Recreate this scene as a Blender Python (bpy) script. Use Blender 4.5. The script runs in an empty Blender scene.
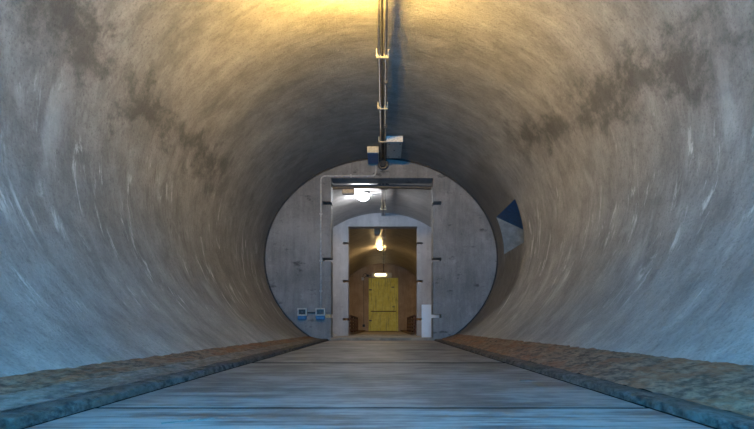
import bpy, bmesh, math, random
from mathutils import Vector, noise
random.seed(7)
S = bpy.context.scene
COL = S.collection
PI = math.pi
# ------------------------------------------------------------------ place measurements (metres)
CX, CZ, A, B = -0.055, 1.50, 2.123, 1.818        # oval lining: centre and half axes
Y0, Y1, Y1B, Y2, Y2B, Y3 = -.5, 9.14, 9.49, 13.58, 13.93, 24.6
OX0, OX1, OZ = -0.965, 0.895, 2.955              # door openings in the bulkheads
def ceil_z(x, a=A, b=B): return CZ + b*math.sqrt(max(0, 1-((x-CX)/a)**2))
def half(z, a=A, b=B): return a*math.sqrt(max(0, 1-((z-CZ)/b)**2))

# ------------------------------------------------------------------ object helpers
def tag(o, label=None, cat=None, group=None, kind=None):
    if label: o['label'] = label
    if cat: o['category'] = cat
    if group: o['group'] = group
    if kind: o['kind'] = kind
    return o
def thing(name, label, cat, loc=(0,0,0), group=None, kind=None):
    o = bpy.data.objects.new(name, None); COL.objects.link(o)
    o.location = loc; o.empty_display_size = .1
    return tag(o, label, cat, group, kind)
def obj(name, bm, mat, parent=None, smooth=False):
    me = bpy.data.meshes.new(name)
    bm.normal_update(); bm.to_mesh(me); bm.free()
    me.materials.append(mat)
    if smooth:
        for p in me.polygons: p.use_smooth = True
    o = bpy.data.objects.new(name, me); COL.objects.link(o)
    if parent:
        o.parent = parent
        me.transform(__import__('mathutils').Matrix.Translation(-Vector(parent.location))) if parent.type == 'EMPTY' else None
    return o
def bevel(bm, w, seg=2):
    bmesh.ops.bevel(bm, geom=list(bm.edges), offset=w, segments=seg, affect='EDGES', profile=.6)
def box(x0, x1, y0, y1, z0, z1, bm=None, bev=0):
    t = bmesh.new()
    vs = [t.verts.new(p) for p in [(x0,y0,z0),(x1,y0,z0),(x1,y1,z0),(x0,y1,z0),(x0,y0,z1),(x1,y0,z1),(x1,y1,z1),(x0,y1,z1)]]
    for f in [(0,3,2,1),(4,5,6,7),(0,1,5,4),(1,2,6,5),(2,3,7,6),(3,0,4,7)]: t.faces.new([vs[i] for i in f])
    if bev: bevel(t, bev)
    if bm is None: return t
    return merge(bm, t)
def merge(bm, t):
    me = bpy.data.meshes.new('t'); t.to_mesh(me); t.free(); bm.from_mesh(me); bpy.data.meshes.remove(me); return bm
def sweep(pts, r, bm=None, n=12, corner=0):
    """round bar along a polyline, corners optionally rounded"""
    pts = [Vector(p) for p in pts]
    if corner:
        q = [pts[0]]
        for a, b, c in zip(pts, pts[1:], pts[2:]):
            d1 = (a-b).normalized(); d2 = (c-b).normalized(); k = min(corner, (a-b).length*.45, (c-b).length*.45)
            p0, p2 = b+d1*k, b+d2*k
            for t in range(7):
                t /= 6; q.append(p0*(1-t)**2 + b*2*t*(1-t) + p2*t*t)
        q.append(pts[-1]); pts = q
    bm = bm or bmesh.new(); rings = []; up = None
    for i, p in enumerate(pts):
        d = (pts[min(i+1, len(pts)-1)] - pts[max(i-1, 0)]).normalized()
        if up is None: up = d.orthogonal().normalized()
        up = (up - d*up.dot(d)).normalized(); s = d.cross(up)
        rings.append([bm.verts.new(p + (up*math.cos(2*PI*k/n) + s*math.sin(2*PI*k/n))*r) for k in range(n)])
    for a, b in zip(rings, rings[1:]):
        for k in range(n): bm.faces.new([a[k], a[(k+1)%n], b[(k+1)%n], b[k]])
    bm.faces.new(rings[0][::-1]); bm.faces.new(rings[-1])
    return bm
def lathe(prof, c, axis='Z', n=32, bm=None, sx=1, sy=1):
    """prof: (radius, height) pairs"""
    bm = bm or bmesh.new(); rings = []
    for r, h in prof:
        ring = []
        for k in range(n):
            a = 2*PI*k/n; u, v = r*math.cos(a)*sx, r*math.sin(a)*sy
            p = {'Z': (u, v, h), 'Y': (u, -h, v), 'X': (h, u, v)}[axis]
            ring.append(bm.verts.new(Vector(c)+Vector(p)))
        rings.append(ring)
    for a, b in zip(rings, rings[1:]):
        for k in range(n): bm.faces.new([a[k], a[(k+1)%n], b[(k+1)%n], b[k]])
    bm.faces.new(rings[0][::-1]); bm.faces.new(rings[-1])
    bmesh.ops.recalc_face_normals(bm, faces=bm.faces)
    return bm

# ------------------------------------------------------------------ materials
class N:
    """tiny node-graph writer"""
    def __init__(s, name):
        s.m = bpy.data.materials.new(name); s.m.use_nodes = True
        s.t = s.m.node_tree; s.b = s.t.nodes['Principled BSDF']
    def put(s, sock, v):
        if hasattr(v, 'is_linked') or isinstance(v, bpy.types.NodeSocket): s.t.links.new(v, sock)
        elif isinstance(v, (tuple, list)) and len(v) == 3 and sock.type == 'RGBA': sock.default_value = (*v, 1)
        else: sock.default_value = v
    def math(s, op, a, b=0., c=None, clamp=False):
        n = s.t.nodes.new('ShaderNodeMath'); n.operation = op; n.use_clamp = clamp
        s.put(n.inputs[0], a); s.put(n.inputs[1], b)
        if c is not None: s.put(n.inputs[2], c)
        return n.outputs[0]
    def pos(s, kind='Object'):
        n = s.t.nodes.new('ShaderNodeTexCoord'); return n.outputs[kind]
    def map(s, v, scale=(1,1,1), loc=(0,0,0)):
        n = s.t.nodes.new('ShaderNodeMapping'); s.put(n.inputs['Vector'], v)
        n.inputs['Scale'].default_value = scale; n.inputs['Location'].default_value = loc
        return n.outputs[0]
    def noise(s, v, scale=5, detail=4, rough=.55, dist=0):
        n = s.t.nodes.new('ShaderNodeTexNoise'); s.put(n.inputs['Vector'], v)
        n.inputs['Scale'].default_value = scale; n.inputs['Detail'].default_value = detail
        n.inputs['Roughness'].default_value = rough; n.inputs['Distortion'].default_value = dist
        return n.outputs[0]
    def ramp(s, v, a, b, o0=0., o1=1., smooth=True):
        n = s.t.nodes.new('ShaderNodeMapRange'); s.put(n.inputs['Value'], v)
        n.interpolation_type = 'SMOOTHSTEP' if smooth else 'LINEAR'
        for k, x in zip(('From Min','From Max','To Min','To Max'), (a, b, o0, o1)): n.inputs[k].default_value = x
        return n.outputs[0]
    def mix(s, f, a, b, mode='MIX'):
        n = s.t.nodes.new('ShaderNodeMix'); n.data_type = 'RGBA'; n.blend_type = mode
        s.put(n.inputs[0], f); s.put(n.inputs[6], a); s.put(n.inputs[7], b); return n.outputs[2]
    def xyz(s, v):
        n = s.t.nodes.new('ShaderNodeSeparateXYZ'); s.put(n.inputs[0], v); return n.outputs
    def bump(s, h, strength=.3, dist=.01, prev=None):
        n = s.t.nodes.new('ShaderNodeBump'); s.put(n.inputs['Height'], h)
        n.inputs['Strength'].default_value = strength; n.inputs['Distance'].default_value = dist
        if prev: s.put(n.inputs['Normal'], prev)
        return n.outputs[0]
    def done(s, color, rough=.8, normal=None, metal=0., spec=None):
        s.put(s.b.inputs['Base Color'], color); s.put(s.b.inputs['Roughness'], rough)
        s.b.inputs['Metallic'].default_value = metal
        if spec is not None: s.b.inputs['Specular IOR Level'].default_value = spec
        if normal: s.put(s.b.inputs['Normal'], normal)
        return s.m

def simple(name, col, rough=.5, metal=0., var=.25, scale=30):
    n = N(name); p = n.pos(); k = n.noise(p, scale, 5, .65)
    c = n.mix(n.ramp(k, .3, .75), tuple(x*(1-var) for x in col), tuple(min(1, x*(1+var)) for x in col))
    return n.done(c, rough, n.bump(k, .15, .003), metal)
def emit(name, col, strength):
    n = N(name); n.b.inputs['Base Color'].default_value = (*col, 1)
    n.b.inputs['Emission Color'].default_value = (*col, 1); n.b.inputs['Emission Strength'].default_value = strength
    n.b.inputs['Roughness'].default_value = .4
    return n.m

def lining(name, c_lo, c_hi, stains_and_shade=True, rough=.62):
    n = N(name); p = n.pos(); uv = n.pos('UV')
    X, Y, Z = n.xyz(p)[0:3]
    big = n.noise(p, 1.1, 5, .6)
    mid = n.noise(n.map(uv, (2.2, .9, 1)), 1.6, 7, .7, .6)
    str1 = n.noise(n.map(uv, (5.5, 2.0, 1)), 1.0, 8, .72, .7)        # trowel marks round the barrel
    fine = n.noise(n.map(uv, (34, 13, 1)), 1.0, 6, .78, .4)
    grain = n.noise(p, 60, 3, .7)
    blot = n.noise(n.map(uv, (3.2, 2.6, 1), (2, 7, 0)), 1.3, 9, .74)
    v = n.math('ADD', n.math('MULTIPLY', big, .2), n.math('ADD', n.math('MULTIPLY', mid, .2), n.math('MULTIPLY', blot, .2)))
    v = n.math('ADD', v, n.math('MULTIPLY', str1, .24)); v = n.math('ADD', v, n.math('MULTIPLY', fine, .16))
    c = n.mix(n.ramp(v, .38, .68), c_lo, c_hi)
    c = n.mix(n.math('MULTIPLY', n.ramp(grain, .50, .72), .5), c, tuple(x*.45 for x in c_lo))
    if stains_and_shade:
        side = n.ramp(X, -.3, .3)
        zc = n.math('ADD', 2.12, n.math('MULTIPLY', side, .40))
        # on the right the stain runs lower towards the entrance
        zc = n.math('SUBTRACT', zc, n.math('MULTIPLY', side, n.ramp(Y, 6.0, 2.6, 0, .62, False)))
        wob = n.noise(n.map(uv, (1.3, 1.2, 1)), 2.2, 8, .66, .3)
        d = n.math('ABSOLUTE', n.math('ADD', n.math('SUBTRACT', Z, zc), n.math('MULTIPLY', n.math('SUBTRACT', wob, .5), 1.1)))
        band = n.ramp(d, .26, .08)
        patch = n.ramp(n.noise(n.map(uv, (1.9, 2.4, 1), (3.1, .7, 0)), 1.0, 8, .72), .38, .56)
        lim = n.ramp(Y, 7.2, 5.8)
        c = n.mix(n.math('MULTIPLY', n.math('MULTIPLY', band, n.math('MULTIPLY', patch, lim)), .72), c, (.058, .058, .058))
        # brown seepage streaks on the left flank
        drip = n.ramp(n.noise(n.map(uv, (15, 2.2, 1), (8, 2, 0)), 1.0, 6, .72, .3), .56, .66)
        zone = n.math('MULTIPLY', n.ramp(Y, 3.6, 5), n.ramp(Y, 7.6, 6))
        zone = n.math('MULTIPLY', zone, n.math('MULTIPLY', n.ramp(Z, .3, .8), n.ramp(Z, 2.3, 1.8)))
        c = n.mix(n.math('MULTIPLY', n.math('MULTIPLY', drip, n.math('SUBTRACT', 1, side)), n.math('MULTIPLY', zone, .6)), c, (.09, .07, .05))
        # pale scrapes and lime on the lower flanks, running round the barrel
        sc = n.noise(n.map(uv, (7, 1.5, 1), (1.7, 5, 0)), 1.0, 9, .74, .6)
        m1 = n.ramp(sc, .545, .66)
        m2 = n.ramp(n.noise(n.map(uv, (1.6, 1.3, 1), (9, 0, 0)), 1.0, 3, .5), .42, .58)
        low = n.math('MULTIPLY', n.ramp(Z, 2.1, 1.6), n.ramp(Z, .25, .5))
        c = n.mix(n.math('MULTIPLY', n.math('MULTIPLY', m1, m2), n.math('MULTIPLY', low, .85)), c, (.66, .66, .64))
        hz = n.ramp(n.noise(n.map(uv, (2.6, .9, 1), (4, 4, 0)), 1.0, 6, .6, .5), .55, .72)
        c = n.mix(n.math('MULTIPLY', hz, n.math('MULTIPLY', low, .35)), c, (.58, .58, .56))
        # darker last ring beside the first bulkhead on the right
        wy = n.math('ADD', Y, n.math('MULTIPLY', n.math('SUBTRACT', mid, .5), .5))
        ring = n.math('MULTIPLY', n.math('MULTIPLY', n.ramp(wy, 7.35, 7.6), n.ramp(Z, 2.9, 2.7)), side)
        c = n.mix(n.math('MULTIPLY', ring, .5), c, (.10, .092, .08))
        # lamp falloff painted in: overhead lining darkens towards the first bulkhead
        falloff_shade = n.math('MULTIPLY', n.ramp(wy, 7.7, 9.0), n.ramp(Z, 1.2, 2.6))
        c = n.mix(n.math('MULTIPLY', falloff_shade, .55), c, (.09, .09, .095))
    h = n.math('ADD', n.math('MULTIPLY', str1, .6), n.math('MULTIPLY', fine, .25))
    nm = n.bump(h, .6, .03); nm = n.bump(n.math('ADD', grain, blot), .6, .008, nm)
    return n.done(c, rough, nm, spec=.35)

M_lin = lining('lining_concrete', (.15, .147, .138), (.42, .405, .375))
M_lin2 = lining('lining_painted', (.30, .29, .28), (.56, .54, .52), False, .42)
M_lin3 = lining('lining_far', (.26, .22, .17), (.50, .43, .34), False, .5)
def face_mat(name, lo, hi, blot=.5):
    n = N(name); p = n.pos()
    a = n.noise(p, 1.3, 7, .66, .3); b = n.noise(n.map(p, (9, 1, 1.2)), 1.2, 6, .7); g = n.noise(p, 45, 4, .7)
    v = n.math('ADD', n.math('MULTIPLY', a, .5), n.math('ADD', n.math('MULTIPLY', b, .3), n.math('MULTIPLY', g, .2)))
    c = n.mix(n.ramp(v, .36, .66), lo, hi)
    blo = n.math('MULTIPLY', n.ramp(n.noise(n.map(p, (1,1,2), (2.3,0,.4)), 2.4, 7, .75), .57, .66), blot)
    c = n.mix(blo, c, tuple(x*.3 for x in lo))
    wh = n.math('MULTIPLY', n.ramp(n.noise(n.map(p, (1,1,1), (7,0,3)), 3.1, 7, .7), .6, .7), .35)
    c = n.mix(wh, c, tuple(min(1, x*1.35) for x in hi))
    return n.done(c, .7, n.bump(v, .35, .02), spec=.3)
M_face1 = face_mat('bulkhead_grey', (.135, .138, .145), (.275, .275, .28), .75)
M_face2 = face_mat('bulkhead_pale', (.33, .32, .33), (.50, .49, .50), .25)
M_end = face_mat('end_wall_plaster', (.36, .25, .16), (.56, .42, .29), .3)
# floor: worn grey decking slabs with cross grain
n = N('floor_slab'); p = n.pos(); X, Y, Z = n.xyz(p)[0:3]
g1 = n.noise(n.map(p, (1.1, 16, 1)), 1.0, 8, .72, .25); g2 = n.noise(n.map(p, (6, 60, 1)), 1.0, 5, .7); g3 = n.noise(p, 2.2, 6, .65)
v = n.math('ADD', n.math('MULTIPLY', g1, .45), n.math('ADD', n.math('MULTIPLY', g2, .25), n.math('MULTIPLY', g3, .3)))
c = n.mix(n.ramp(v, .43, .58), (.04, .04, .04), (.25, .245, .235))
c = n.mix(n.math('MULTIPLY', n.ramp(n.noise(n.map(p, (2, 30, 1), (3, 1, 0)), 1.0, 7, .75), .56, .66), .6), c, (.03, .03, .03))
c = n.mix(n.math('MULTIPLY', n.ramp(Y, 6.2, 9), .45), c, (.22, .15, .10))
M_floor = n.done(c, n.ramp(g1, .3, .7, .45, .75), n.bump(v, .8, .012), spec=.45)
n = N('floor_far'); p = n.pos(); a = n.noise(n.map(p, (1.5, 8, 1)), 1.5, 7, .7)
M_floor2 = n.done(n.mix(n.ramp(a, .35, .65), (.15, .12, .09), (.36, .29, .22)), .7, n.bump(a, .5, .01))
n = N('groove_dirt'); M_groove = n.done((.012, .012, .012), 1.0, spec=0)
def rubble(name, lo, hi, rust, amt):
    n = N(name); p = n.pos(); a = n.noise(p, 9, 8, .75, .3); b = n.noise(n.map(p, (1, .5, 1)), 38, 5, .7)
    c = n.mix(n.ramp(n.math('ADD', n.math('MULTIPLY', a, .5), n.math('MULTIPLY', b, .5)), .38, .62), lo, hi)
    r = n.noise(n.map(p, (1, .4, 1), (5, 2, 0)), 7, 7, .72)
    c = n.mix(n.math('MULTIPLY', n.ramp(r, .47, .60), amt), c, rust)
    return n.done(c, .9, n.bump(n.math('ADD', a, b), .9, .02), spec=.2)
M_kerb = rubble('kerb_stone', (.015, .015, .015), (.12, .115, .105), (.07, .055, .04), .5)
M_ledge = rubble('ledge_screed', (.09, .08, .07), (.25, .23, .20), (.15, .09, .05), .4)
M_dirt = rubble('brown_dirt', (.06, .045, .033), (.27, .195, .135), (.22, .10, .045), .6)
M_niche = simple('niche_grey', (.17, .20, .22), .8, scale=8)
M_dark = simple('dark_rubber', (.03, .032, .036), .8)
M_steel = simple('dark_steel', (.07, .07, .075), .45, .5)
M_galv = simple('galvanised_pipe', (.30, .29, .27), .42, .55)
M_cond = simple('grey_conduit', (.46, .46, .46), .5)
M_cream = simple('cream_plastic', (.62, .56, .42), .5)
M_greybox = simple('grey_box', (.40, .39, .36), .5)
M_lid = simple('pale_grey_plastic', (.62, .63, .63), .5)
M_blue = simple('blue_plastic_skylight', (.015, .12, .30), .45)  # sockets' own blue, also the skylight painted under a junction box
M_soffit = simple('soffit_blue', (.006, .085, .20), .5, scale=12)  # deep blue of the niche soffit
M_black = simple('black_plastic', (.012, .012, .013), .4)
M_board = simple('white_board', (.86, .86, .88), .55, var=.04, scale=6)
M_wood = simple('brown_timber', (.17, .085, .05), .75, var=.5, scale=14)
M_slot_fill = simple('slot_yellow', (.42, .33, .19), .75, var=.3)
M_rust = simple('rusted_metal', (.14, .06, .035), .8, .2, var=.55, scale=18)
M_chip = simple('chip', (.10, .098, .09), 1.0)
n = N('yellow_door_paint'); p = n.pos()
d1 = n.ramp(n.noise(n.map(p, (14, 1, 1.1)), 1.0, 7, .75), .50, .64); d2 = n.noise(p, 5, 6, .7)
c = n.mix(n.ramp(d2, .3, .7), (.80, .68, .06), (.93, .84, .15))
c = n.mix(n.math('MULTIPLY', d1, .55), c, (.20, .15, .04))
c = n.mix(n.math('MULTIPLY', n.ramp(n.noise(p, 22, 5, .8), .58, .7), .5), c, (.16, .10, .03))
M_yel = n.done(c, .5, n.bump(d2, .2, .005))
M_L1 = emit('warm_lamp_glass', (1.0, .60, .13), 2100)
M_L2 = emit('cool_lamp_glass', (.93, .95, 1.0), 300)
M_L3 = emit('amber_lamp_glass', (1.0, .72, .36), 900)
M_L4 = emit('cream_tube', (1.0, .80, .50), 8)

# ------------------------------------------------------------------ oval lining
def zang(z, side):          # angle from crown at height z, signed by side
    return side*math.acos(max(-1, min(1, (z-CZ)/B)))
ZL = -0.02
def lining_patch(name, y0, y1, a0, a1, mat, label, ys=None, skip=None, extra=(), a=A, b=B, n=48):
    angs = sorted(set([a0 + (a1-a0)*i/n for i in range(n+1)] + list(extra)))
    if ys is None:
        m = max(2, int((y1-y0)/.5)); ys = [y0+(y1-y0)*i/m for i in range(m+1)]
    bm = bmesh.new(); uvl = bm.loops.layers.uv.new('UVMap'); g = {}; R = 1.97
    for i, y in enumerate(ys):
        for j, t in enumerate(angs): g[i, j] = bm.verts.new((CX + a*math.sin(t), y, CZ + b*math.cos(t)))
    for i in range(len(ys)-1):
        for j in range(len(angs)-1):
            if skip and skip((ys[i]+ys[i+1])/2, (angs[j]+angs[j+1])/2): continue
            f = bm.faces.new([g[i,j], g[i,j+1], g[i+1,j+1], g[i+1,j]])
            for l, (q, w) in zip(f.loops, [(i,j),(i,j+1),(i+1,j+1),(i+1,j)]): l[uvl].uv = (ys[q], angs[w]*R)
    bmesh.ops.delete(bm, geom=[v for v in bm.verts if not v.link_faces], context='VERTS')
    # real thickness: an outer skin
    bm.normal_update()
    geom = bmesh.ops.solidify(bm, geom=list(bm.faces), thickness=.12) if False else None
    o = obj(name, bm, mat, smooth=True)
    return tag(o, label, 'wall' if 'wall' in name else 'ceiling', kind='structure')
aL, aR = zang(ZL, -1), zang(ZL, 1); cL, cR = -.62, .62
NY0, NY1, NZ0, NZ1 = 7.42, 8.66, 1.50, 2.14       # niche in the right flank
n0, n1 = zang(NZ1, 1), zang(NZ0, 1)
ys = sorted(set([Y0+(Y1-Y0)*i/24 for i in range(25)] + [NY0, NY1]))
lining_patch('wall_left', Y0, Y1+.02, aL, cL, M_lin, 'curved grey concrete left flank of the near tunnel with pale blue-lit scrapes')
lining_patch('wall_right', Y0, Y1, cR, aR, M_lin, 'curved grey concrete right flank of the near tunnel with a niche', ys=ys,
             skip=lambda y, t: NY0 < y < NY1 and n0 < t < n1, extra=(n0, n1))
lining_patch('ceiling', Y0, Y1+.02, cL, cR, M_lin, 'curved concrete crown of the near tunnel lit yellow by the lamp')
lining_patch('wall_left', Y1B, Y2, aL, cL, M_lin2, 'left flank of the middle chamber behind the first doorway')
lining_patch('wall_right', Y1B, Y2, cR, aR, M_lin2, 'right flank of the middle chamber behind the first doorway')
lining_patch('ceiling', Y1B, Y2, cL, cR, M_lin2, 'vaulted silvery ceiling of the middle chamber under the white lamp')
lining_patch('wall_left', Y2B, Y3, aL, cL, M_lin3, 'left flank of the farthest passage beyond the second doorway')
lining_patch('wall_right', Y2B, Y3, cR, aR, M_lin3, 'right flank of the farthest passage beyond the second doorway')
lining_patch('ceiling', Y2B, Y3, cL, cR, M_lin3, 'golden lit vaulted ceiling of the farthest passage')
# niche: splayed soffit, back, cheeks, sill
def quad(bm, *ps): bm.faces.new([bm.verts.new(p) for p in ps])
xa, xb = CX+half(NZ1), CX+half(NZ0); DX = 2.62; zs = NZ1-(DX-xa)*.45
niche = thing('wall_niche', 'square niche with splayed blue soffit in the right tunnel wall', 'niche', (2.1, 8.0, 1.5), kind='structure')
def prism(poly, y0, y1):
    bm = bmesh.new(); a = [bm.verts.new((x, y0, z)) for x, z in poly]; b = [bm.verts.new((x, y1, z)) for x, z in poly]
    m = len(poly); bm.faces.new(a); bm.faces.new(b[::-1])
    for k in range(m): bm.faces.new([a[k], b[k], b[(k+1)%m], a[(k+1)%m]])
    bmesh.ops.recalc_face_normals(bm, faces=bm.faces); return bm
tag(obj('soffit', prism([(xa, NZ1), (DX, zs), (DX, zs+.05), (xa+.02, NZ1+.05)], NY0, NY1), M_soffit, niche), 'deep blue sloping soffit')
obj('sill', prism([(xb, NZ0), (DX, NZ0), (DX, NZ0-.05), (xb+.003, NZ0-.05)], NY0, NY1), M_face2, niche)
prof = [(CX+half(NZ0+(NZ1-NZ0)*k/8), NZ0+(NZ1-NZ0)*k/8) for k in range(9)]
for nm, (q0, q1) in (('far_cheek', (NY1, NY1+.05)), ('near_cheek', (NY0-.05, NY0))):
    obj(nm, prism([(x+.002, z) for x, z in prof] + [(DX, zs), (DX, NZ0)], q0, q1), M_niche, niche)
obj('back_panel', box(DX, DX+.05, NY0-.05, NY1+.05, NZ0-.05, zs+.05), M_face1, niche)

# ------------------------------------------------------------------ bulkheads with slotted door openings
SLOTS = (1.02*0+.446, 1.475, 2.50)
def bulkhead(name, y0, y1, a, b, mat, label, opening=True, slots=True, seg=160, low=-.12):
    bm = bmesh.new()
    t0 = math.acos((low-CZ)/b)
    outer = [(CX + a*math.sin(-t0+2*t0*k/seg), CZ + b*math.cos(-t0+2*t0*k/seg)) for k in range(seg+1)]
    loops = [outer]
    if opening:
        L = []
        sw, sh = .15, .065
        def side(x, s):
            pts = [(x, -.06)]
            for z in SLOTS if slots else ():
                pts += [(x, z-sh/2), (x+s*sw, z-sh/2), (x+s*sw, z+sh/2), (x, z+sh/2)]
            return pts + [(x, OZ)]
        loops.append(side(OX0, -1) + side(OX1, 1)[::-1])
    edges = []
    for lp in loops:
        vs = [bm.verts.new((x, y0, z)) for x, z in lp]
        edges += [bm.edges.new((vs[k], vs[(k+1) % len(vs)])) for k in range(len(vs))]
    bmesh.ops.triangle_fill(bm, edges=edges, use_beauty=True)
    faces = list(bm.faces)
    ret = bmesh.ops.extrude_face_region(bm, geom=faces)
    bmesh.ops.translate(bm, verts=[e for e in ret['geom'] if isinstance(e, bmesh.types.BMVert)], vec=(0, y1-y0, 0))
    bmesh.ops.recalc_face_normals(bm, faces=bm.faces)
    return tag(obj(name, bm, mat), label, 'wall', kind='structure')
bulkhead('wall_front', Y1, Y1B, A-.0, B-.0, M_face1, 'round grey concrete bulkhead with a tall slotted doorway, nearest')
bulkhead('wall_front', Y2, Y2B, A+.0, B+.0, M_face2, 'pale grey bulkhead with slotted doorway seen through the first')
bulkhead('wall_front', Y3, Y3+.3, A, B, M_end, 'brown plastered end wall around the yellow door', opening=False)
bulkhead('wall_back', Y0-.35, Y0, A, B, M_face1, 'bulkhead with doorway added unseen behind the viewer', slots=False)  # unseen end wall, set close behind the viewer for the blue light's falloff
# dark sealing ring between lining and first bulkhead
def ring(y0, y1, r0, r1, mat, name, label):
    bm = bmesh.new(); m = 160; t0 = zang(.04, 1); R = []
    for k in range(m+1):
        t = -t0+2*t0*k/m
        R.append([bm.verts.new((CX+(A-r)*math.sin(t), y, CZ+(B-r)*math.cos(t))) for r, y in ((r0,y0),(r1,y0+.0),(r1,y1),(r0,y1))])
    for p, q in zip(R, R[1:]):
        for k in range(4): bm.faces.new([p[k], p[(k+1)%4], q[(k+1)%4], q[k]])
    bm.faces.new(R[0]); bm.faces.new(R[-1][::-1])
    bmesh.ops.recalc_face_normals(bm, faces=bm.faces)
    return tag(obj(name, bm, mat, smooth=False), label, 'trim', kind='structure')
ring(Y1-.035, Y1-.002, 0, .022, M_dark, 'trim_1', 'thin dark sealing ring around the first bulkhead')

# ------------------------------------------------------------------ floors
XL = lambda y: -.925 - .009*min(max(y, 0), 9.2)       # inner face of kerbs
XR = lambda y: .85 + .0075*min(max(y, 0), 9.2)
bm = bmesh.new()
joints = [Y0-.3, -.35, 1.62, 3.60, 5.55, 7.5, Y1B+.0]
gaps = {1.62: .024, 3.60: .075, 5.55: .05, 7.5: .05, -.35: .02}
for a_, b_ in zip(joints, joints[1:]):
    ga, gb = gaps.get(a_, 0)/2, gaps.get(b_, 0)/2
    m = 60; top = []
    for k in range(m+1):
        x = -1.2+2.35*k/m
        wa = .003*noise.noise(Vector((x*5, a_, 0))); wb = .003*noise.noise(Vector((x*5, b_, 0)))
        top.append((x, a_+ga+(wa if ga else 0), b_-gb+(wb if gb else 0)))
    fx = lambda x, y: XL(y)+.014+(XR(y)-XL(y)-.028)*(x+1.2)/2.35
    V = [[bm.verts.new((fx(x, p), p, z)) for p, z in ((y0_, -.1), (y0_, 0), (y1_, 0), (y1_, -.1))] for x, y0_, y1_ in top]
    for p, q in zip(V, V[1:]):
        for k in range(3): bm.faces.new([p[k], p[k+1], q[k+1], q[k]])
bmesh.ops.recalc_face_normals(bm, faces=bm.faces)
bm.normal_update()
if sum(f.normal.z for f in bm.faces if abs(f.normal.z) > .9) < 0: bmesh.ops.reverse_faces(bm, faces=bm.faces)
fl = tag(obj('floor', bm, M_floor), 'worn grey floor slabs of the near tunnel with dark cross joints', 'floor', kind='structure')
tag(obj('floor', box(-1.15, 1.1, Y0-.3, Y1B, -.13, -.0003), M_groove), 'dirt bed under the floor slabs in the joints', 'floor', kind='structure')
tag(obj('floor', box(-1.24, 1.13, Y1B, Y2B, -.1, 0), M_floor2), 'floor of the middle chamber', 'floor', kind='structure')
tag(obj('floor', box(-1.2, 1.1, Y2B, Y3, -.1, 0), M_floor2), 'brown floor of the farthest passage', 'floor', kind='structure')
tag(obj('trim_2', box(OX0+.003, OX1-.003, Y1-.02, Y1B, 0, .05, bev=.008), M_floor2), 'low worn timber threshold across the first doorway', 'threshold', kind='structure')
tag(obj('trim_3', box(OX0+.003, OX1-.003, Y2, Y2B, 0, .02, bev=.004), M_floor2), 'low threshold across the second doorway', 'threshold', kind='structure')

def strip(name, mat, label, cat, ylist, cols, zfun, kind, amp, fr, wob=0, smooth=True):
    """terrain strip: cols(y)-> list of x ; zfun(i, y)->z"""
    bm = bmesh.new(); G = []
    for y in ylist:
        row = []; xs = cols(y)
        for i, x in enumerate(xs):
            z = zfun(i, len(xs), y)
            d = noise.fractal(Vector((x*fr, y*fr*.6, 3.)), 1.0, 2.0, 5)*amp
            dx = noise.fractal(Vector((y*fr*.7, i*.35, 9.)), 1.0, 2.0, 4)*wob
            row.append(bm.verts.new((x+dx, y, z+(d if z > .005 else 0))))
        G.append(row)
    for p, q in zip(G, G[1:]):
        for k in range(len(p)-1): bm.faces.new([p[k], p[k+1], q[k+1], q[k]])
    bmesh.ops.recalc_face_normals(bm, faces=bm.faces); bm.normal_update()
    if sum(f.normal.z for f in bm.faces) < 0: bmesh.ops.reverse_faces(bm, faces=bm.faces)
    return tag(obj(name, bm, mat, smooth=smooth), label, cat, kind=kind)
yl = [Y0, -.1, .3] + [.6+.028*k for k in range(112)] + [3.75+.07*k for k in range(77)] + [Y1]
for s, XI, hk, hw, hj in ((-1, XL, .030, .055, .085), (1, XR, .026, .05, .125)):
    sd = 'left' if s < 0 else 'right'
    kp = [(0, -.02), (0, 0.003), (.002, hk*.5), (.004, hk*.85), (.012, hk), (.03, hk+.003), (.055, hk+.004), (.08, hk+.003), (.105, hk), (.115, hk-.01), (.12, -.02)]
    strip('trim_4' if s < 0 else 'trim_5', M_kerb, 'rough dark stone kerb along the %s edge of the floor slabs' % sd, 'kerb', yl,
          lambda y: [XI(y)+s*u for u, z in kp], lambda i, m, y: kp[i][1], 'structure', .0045, 14, .006, smooth=True)
    if s < 0:
        strip('floor', M_ledge, 'grey screed ledge between the left kerb and the dirt', 'ledge', yl,
              lambda y: [XI(y)+s*(.11+.135*k/8) for k in range(9)], lambda i, m, y: .028+.022*i/(m-1), 'structure', .006, 8)
        x_in, z_in = lambda y: XI(y)+s*.235, .046
    else:
        x_in, z_in = lambda y: XI(y)+s*.11, .024
    def cols(y, s=s, x_in=x_in, hj=hj):
        xw = CX + s*(half(hj)+.012); x0 = x_in(y)
        return [x0+(xw-x0)*k/14 for k in range(15)]
    strip('dirt_bank', M_dirt, 'brown dirt and rust flakes banked along the foot of the %s tunnel wall' % sd, 'dirt', yl, cols,
          lambda i, m, y, z_in=z_in, hj=hj: z_in+(hj-z_in)*(i/(m-1))**.9, 'stuff', .006, 20)
# kerbs and ledges in the farther rooms
for s in (-1, 1):
    sd = 'left' if s < 0 else 'right'
    x0, x1 = CX+s*.86, CX+s*1.29
    for (q0, q1, nm) in ((Y2B, Y3, 'farthest passage'),):
        tag(obj('trim_6' if s < 0 else 'trim_7', box(min(x0, x1), max(x0, x1), q0, q1, 0, .07, bev=.01), M_dirt), 'brown ledge along the %s side of the %s' % (sd, nm), 'ledge', kind='structure')

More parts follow.
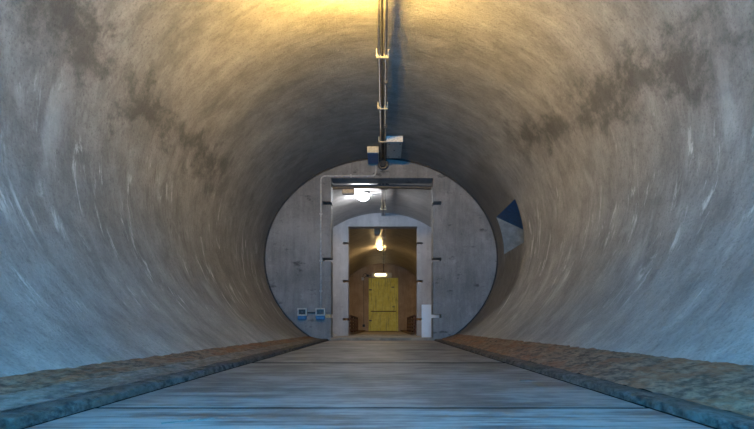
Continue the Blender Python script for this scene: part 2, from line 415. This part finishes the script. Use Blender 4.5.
# ------------------------------------------------------------------ splinters on the floor
def splinter(x, y, L, w, rz, label):
    bm = box(-L/2, L/2, -w/2, w/2, 0, .0025)
    for v in bm.verts:
        if v.co.x > 0: v.co.y *= .25; v.co.z *= .5
    o = obj('wood_splinter', bm, M_chip); o.location = (x, y, .0005); o.rotation_euler.z = rz
    tag(o, label, 'splinter', 'pale splinters on the floor slabs')
splinter(-.565, 1.38, .085, .010, .55, 'longest pale wood splinter lying on the near left floor slab')
splinter(-.50, 1.42, .040, .007, .7, 'short pale splinter beside the longest one, near left')
splinter(-.535, 1.405, .025, .006, .6, 'tiny pale splinter between the longest and the short one')
splinter(.69, 2.42, .075, .009, .05, 'pale splinter lying on the right floor slab near the kerb')
splinter(-.26*2.0, 3.56, .03, .02, .3, 'small white chip beside the cross joint left of centre')

# ------------------------------------------------------------------ ceiling conduits
def run(label, y0, y1, brackets, couplers, xs=(-.052, .018), z=3.245):
    t = thing('ceiling_conduit', label, 'conduit', (0, y0, z), 'ceiling conduits')
    for x in xs: obj('pipe', sweep([(x, y0, z), (x, y1, z)], .015, n=14), M_galv, t, True)
    obj('cable', sweep([(xs[0]+.03, y0, z+.02), (xs[0]+.034, y1, z+.02)], .008, n=8), M_black, t, True)
    for y in brackets:
        b = bmesh.new()
        box(xs[0]-.035, xs[1]+.035, y-.018, y+.018, z-.024, z-.014, b)
        for x in (xs[0]-.03, xs[1]+.03): box(x-.006, x+.006, y-.018, y+.018, z-.02, ceil_z(x)-.002, b)
        for x in xs: sweep([(x, y-.03, z), (x, y+.03, z)], .021, b)
        tag(obj('bracket', b, M_cream, t), 'pale bracket clamping both pipes')
    for y in couplers: obj('coupler', sweep([(xs[1], y-.05, z), (xs[1], y+.05, z)], .024, n=14), M_galv, t, True)
    return t
run('pair of galvanised conduits along the yellow-lit near ceiling', Y0, Y1, (1.4, 2.8, 4.28, 5.55, 6.86, 8.1), (3.5, 6.13, 7.5))
run('pair of conduits along the ceiling of the middle chamber', Y1B, Y2, (10.2, 12.8), (11.9,))
run('pair of conduits along the golden ceiling of the farthest passage', Y2B, Y3-.5, (14.8, 17, 19.9, 21.2, 22.8), (18.4, 22.0))
t = thing('conduit_flange', 'dark round plug where the conduits enter the first bulkhead', 'flange', (-.01, Y1-.03, 3.235))
obj('plate', lathe([(.10, 0), (.10, .02), (.085, .03)], (-.017, Y1-.036, 3.19), 'Y', 28), M_steel, t)
obj('collar', lathe([(.06, .03), (.06, .075), (.04, .08)], (-.017, Y1-.036, 3.19), 'Y', 24), M_dark, t)
# junction boxes at the first bulkhead
zb = 3.185
t = thing('junction_box', 'small cream junction box with blue skylight painted on its underside, left of the ceiling conduits', 'junction box', (-.18, 8.75, zb))
obj('body', box(-.285, -.09, 8.5, 9.04, zb+.012, ceil_z(-.28)-.004, bev=.006), M_cream, t)
tag(obj('skylit_underside', box(-.282, -.10, 8.505, 9.03, zb, zb+.012, bev=.003), M_blue, t), 'underside with blue skylight painted in')  # skylight on the underside put in as a thin blue slab
obj('gland', sweep([(-.095, 8.62, zb+.05), (-.06, 8.62, zb+.05)], .02), M_black, t, True)
t = thing('junction_box', 'larger grey junction box with pale front right of the ceiling conduits', 'junction box', (.17, 8.4, 3.2))
obj('body', box(.045, .295, 8.02, 8.80, 3.198, ceil_z(.295)-.004, bev=.006), M_greybox, t)
tag(obj('front_lid', box(.037, .303, 7.995, 8.03, 3.196, ceil_z(.30)-.003, bev=.004), M_lid, t), 'pale front lid')
for x, y in ((.08, 8.1), (.26, 8.1), (.08, 8.72), (.26, 8.72), (.17, 8.4)):
    b = bmesh.new(); lathe([(.012, 0), (.012, -.006), (.006, -.008)], (x, y, 3.198), 'Z', 10, b)
    obj('screw', b, M_steel, t)

# conduit down the face of the first bulkhead with two socket boxes
yf = Y1-.022
t = thing('wall_conduit', 'thin grey conduit bent around the top left corner of the first doorway', 'conduit', (-1.145, yf, .6))
obj('pipe', sweep([(-.15, yf, 3.17), (-.15, yf, 2.985), (-1.145, yf, 2.985), (-1.145, yf, .59)], .014, n=12, corner=.09), M_cond, t, True)
for x, z in ((-.6, 2.985), (-1.145, 2.3), (-1.145, 1.45), (-1.145, .9)):
    v = abs(z-2.985) < .01
    obj('clip', box(x-(.012 if v else .024), x+(.012 if v else .024), yf-.018, Y1, z-(.024 if v else .012), z+(.024 if v else .012)), M_cond, t)
for x0, x1, lab in ((-1.56, -1.39, 'left of the two blue-bottomed sockets low on the first bulkhead'), (-1.235, -1.06, 'right of the two blue-bottomed sockets, under the wall conduit')):
    t = thing('socket_box', lab, 'socket', ((x0+x1)/2, Y1, .39), 'industrial sockets on the bulkhead')
    z0, z1 = .45, .585
    b = bmesh.new(); f = .022
    box(x0, x1, Y1-.09, Y1, z1-f, z1, b); box(x0, x1, Y1-.09, Y1, z0, z0+f, b)
    box(x0, x0+f, Y1-.09, Y1, z0+f, z1-f, b); box(x1-f, x1, Y1-.09, Y1, z0+f, z1-f, b)
    obj('frame', b, M_greybox, t)
    tag(obj('cover', box(x0+f, x1-f, Y1-.07, Y1, z0+f, z1-f), M_black, t), 'black cover')
    obj('knob', lathe([(.018, 0), (.018, .015), (.014, .018)], ((x0+x1)/2, Y1-.07, (z0+z1)/2), 'Y', 18), M_steel, t)
    tag(obj('socket', box(x0+.004, x1-.012, Y1-.07, Y1, z0-.07, z0-.001, bev=.01), M_blue, t), 'blue lower socket body')
tag(obj('link_cable', sweep([(-1.392, Y1-.02, .505), (-1.233, Y1-.02, .505)], .012), M_black), 'short dark cable joining the two sockets', 'cable')
tag(obj('slot_fill_block', box(-1.112, OX0-.002, Y1-.012, Y1+.12, .416, .475, bev=.004), M_slot_fill), 'pale block added for the yellowish look of the lowest left slot, first bulkhead', 'slot fill')  # block added to give the open slot its yellowish look

# ------------------------------------------------------------------ lamps
def dome_lamp(label, x, y, mat, r=.11, sx=1.35, zt=None, drop=.1):
    zt = zt or ceil_z(x)
    t = thing('ceiling_lamp', label, 'lamp', (x, y, zt), 'bulkhead lamps')
    obj('base', lathe([(r*1.08, .0), (r*1.1, -.03), (r*1.0, -.04)], (x, y, zt), 'Z', 32, sx=sx), M_galv, t)
    obj('glass_dome', lathe([(r*.92, -.038), (r*.92, -.06), (r*.82, -.038-drop*.6), (r*.55, -.038-drop*.9), (r*.2, -.038-drop)], (x, y, zt), 'Z', 32, sx=sx), mat, t, True)
    b = bmesh.new()
    for k in (-1, 1): sweep([(x+k*r*.45*sx, y-r*1.0, zt-.04), (x+k*r*.42*sx, y-r*.8, zt-.045-drop*.8), (x+k*r*.4*sx, y, zt-.05-drop*1.05), (x+k*r*.42*sx, y+r*.8, zt-.045-drop*.8), (x+k*r*.45*sx, y+r*1.0, zt-.04)], .006, b, 8, .03)
    obj('guard_bar', b, M_steel, t, True)
    return t
lx, ly = -.25, 4.10; lz = ceil_z(lx)
t = thing('uplight_lamp', 'glowing yellow lamp on the near ceiling left of the conduits', 'lamp', (lx, ly, lz))
obj('stem', lathe([(.05, 0), (.05, -.02), (.016, -.03), (.016, -.11)], (lx, ly, lz), 'Z', 20), M_galv, t, True)
obj('glass_cone', lathe([(.04, -.09), (.075, -.095), (.145, -.22), (.145, -.222)], (lx, ly, lz), 'Z', 40), M_L1, t, True)
obj('light_cut_dish', lathe([(.15, -.22), (.152, -.227), (.12, -.245), (.04, -.25)], (lx, ly, lz), 'Z', 40), M_galv, t, True)  # opaque dish added out of view to keep lamp light off lower walls
t = dome_lamp('bright white lamp on the ceiling of the middle chamber', -.47, 11.4, M_L2, r=.11, drop=.14)
tag(obj('lamp_cable', sweep([(-.33, 11.4, 3.24), (-.06, 11.4, 3.262)], .012), M_cond), 'short conduit feeding the white lamp from the ceiling pipes', 'conduit')
dome_lamp('amber lamp on the ceiling of the farthest passage', -.15, 19.3, M_L3, r=.075, drop=.08)
t = thing('junction_box', 'dim cream box on the ceiling of the farthest passage', 'junction box', (-.2, 15.8, 3.2))
obj('body', box(-.30, -.12, 15.6, 16.0, 3.14, ceil_z(-.3)-.004, bev=.01), M_cream, t); obj('lid', box(-.28, -.14, 15.63, 15.97, 3.12, 3.14, bev=.005), M_lid, t)

# middle chamber: round junction on the crown, guide rail behind the doorway
t = thing('round_junction', 'dark round junction with T pipes on the middle chamber ceiling', 'junction box', (0, 10.75, 3.2))
obj('body', lathe([(.13, 0), (.13, -.06), (.10, -.09), (.04, -.10)], (-.017, 10.75, ceil_z(0)-.03), 'Z', 28), M_steel, t)
for s in (-1, 1): obj('pipe_stub', sweep([(-.017+s*.1, 10.75, 3.235), (-.017+s*.30, 10.75, 3.215)], .02), M_galv, t, True)
b = bmesh.new(); m = 24; V = []
for k in range(m+1):
    x = CX-1.44+2.88*k/m; u = (x-CX)/1.44; z = 2.865+.05*(1-u*u)
    V.append([b.verts.new(p) for p in ((x, 9.62, z), (x, 9.70, z), (x, 9.70, z+.055), (x, 9.62, z+.055))])
for p, q in zip(V, V[1:]):
    for k in range(4): b.faces.new([p[k], p[(k+1)%4], q[(k+1)%4], q[k]])
b.faces.new(V[0]); b.faces.new(V[-1][::-1]); bmesh.ops.recalc_face_normals(b, faces=b.faces)
t = thing('guide_rail', 'dark steel rail spanning the top of the middle chamber behind the doorway', 'rail', (CX, 9.66, 2.86))
obj('rail', b, M_steel, t)
tag(obj('trolley', box(-.80, -.57, 9.60, 9.72, 2.79, 2.885, bev=.01), M_galv, t), 'grey-blue trolley block hanging at left')
# white board
t = tag(obj('white_board', box(.765, 1.12, 10.20, 10.235, .002, .70, bev=.004), M_board), 'plain white board standing at the right edge of the first doorway', 'board')

# far passage: slatted barriers
for s in (-1, 1):
    sd = 'left' if s < 0 else 'right'; x = CX+s*.935
    t = thing('rusty_barrier', 'low rusty brown slatted barrier on the %s ledge of the farthest passage' % sd, 'barrier', (x, 16.2, .07))
    for y in (14.1, 15.55, 17.0, 18.45): obj('post', box(x-.03, x+.03, y-.03, y+.03, .07, .56, bev=.004), M_rust, t)
    for z in (.12, .22, .32, .42): obj('slat', box(x-s*.03-.012, x-s*.03+.012, 14.05, 18.5, z, z+.075, bev=.003), M_rust, t)
    obj('top_rail', box(x-.04, x+.04, 14.05, 18.5, .545, .58, bev=.006), M_wood, t)

# end door
dx0, dx1, dz1 = -.70, .64, 2.56
d = thing('door_1', 'yellow steel door with dark drips at the far end of the tunnel', 'door', (0, Y3, 0), kind='structure')
obj('door_leaf', box(dx0, dx1, Y3-.07, Y3-.012, .02, dz1, bev=.008), M_yel, d)
b = bmesh.new(); box(dx0-.05, dx0-.004, Y3-.05, Y3, 0, dz1+.05, b); box(dx1+.004, dx1+.05, Y3-.05, Y3, 0, dz1+.05, b); box(dx0-.004, dx1+.004, Y3-.05, Y3, dz1+.004, dz1+.05, b)
obj('frame', b, M_yel, d)
obj('cross_batten', box(dx0+.05, dx1-.05, Y3-.085, Y3-.07, .96, 1.0, bev=.004), M_rust, d)
for z in (.5, 2.0): obj('hinge', box(dx0-.03, dx0+.10, Y3-.095, Y3-.07, z, z+.06, bev=.004), M_steel, d)
obj('handle', sweep([(dx1-.12, Y3-.07, 1.2), (dx1-.12, Y3-.12, 1.2), (dx1-.24, Y3-.12, 1.2)], .014, corner=.02), M_steel, d, True)
obj('label_plate', box(.36, .50, Y3-.078, Y3-.07, 2.14, 2.18), M_steel, d)
t = thing('tube_lamp', 'cream fluorescent fitting glowing above the yellow door', 'lamp', (-.12, Y3, 2.7))
obj('housing', box(-.60, .38, Y3-.09, Y3, 2.63, 2.86, bev=.01), M_cream, t)
obj('diffuser', box(-.44, .10, Y3-.15, Y3-.07, 2.70, 2.82, bev=.03), M_L4, t)
t = thing('wall_switchgear', 'tangle of small boxes and wires left of the glowing fitting', 'switchgear', (-.95, Y3, 2.6))
obj('box', box(-1.10, -.98, Y3-.08, Y3, 2.50, 2.64, bev=.01), M_lid, t); obj('box', box(-.86, -.74, Y3-.08, Y3, 2.66, 2.78, bev=.01), M_black, t)
obj('wire', sweep([(-1.04, Y3-.04, 2.64), (-1.0, Y3-.06, 2.80), (-.88, Y3-.06, 2.83), (-.80, Y3-.05, 2.75), (-.92, Y3-.05, 2.66), (-1.0, Y3-.05, 2.60)], .012, corner=.05), M_black, t, True)
obj('wire', sweep([(-.80, Y3-.04, 2.68), (-.70, Y3-.04, 2.74), (-.62, Y3-.04, 2.76)], .012, corner=.03), M_black, t, True)
t = thing('drop_cable', 'thin dark cable running down the end wall to a small outlet', 'cable', (-1.0, Y3, .2))
obj('cable', sweep([(-.99, Y3-.014, 2.5), (-.99, Y3-.014, .34)], .011), M_steel, t, True)
obj('outlet', box(-1.05, -.93, Y3-.05, Y3, .22, .34, bev=.008), M_black, t)
t = thing('end_cable', 'dark cable hanging from the conduits to the glowing fitting', 'cable', (0, Y3-.03, 2.9))
obj('cable', sweep([(-.017, Y3-.5, 3.235), (-.017, Y3-.05, 3.2), (-.017, Y3-.03, 2.87)], .013, corner=.08), M_black, t, True)

# ------------------------------------------------------------------ sky, and a blue area light added unseen behind the viewer
w = bpy.data.worlds.new('dusk_sky'); S.world = w; w.use_nodes = True
bg = w.node_tree.nodes['Background']; bg.inputs[0].default_value = (.16, .42, 1.0, 1); bg.inputs[1].default_value = .6
L = bpy.data.lights.new('added_blue_fill', 'AREA'); L.shape = 'RECTANGLE'; L.size = 1.8; L.size_y = 1.0
L.color = (.055, .46, 1.0); L.energy = 500  # added light, tints the near walls and floor blue
lo = bpy.data.objects.new('added_blue_fill', L); COL.objects.link(lo); lo.location = (-.03, Y0+.02, .56); lo.rotation_euler = (math.radians(90), 0, 0)

# ------------------------------------------------------------------ camera
cam = bpy.data.cameras.new('camera'); co = bpy.data.objects.new('camera', cam); COL.objects.link(co)
co.location = (0, 0, .264); co.rotation_euler = (math.radians(90), 0, 0)
cam.lens = 24; cam.sensor_width = 36; cam.sensor_fit = 'HORIZONTAL'
cam.shift_x = -7/754; cam.shift_y = 111.5/754; cam.clip_start = .02
S.camera = co
S.view_settings.view_transform = 'Standard'; S.view_settings.look = 'None'
S.view_settings.exposure = -.65; S.view_settings.gamma = 1
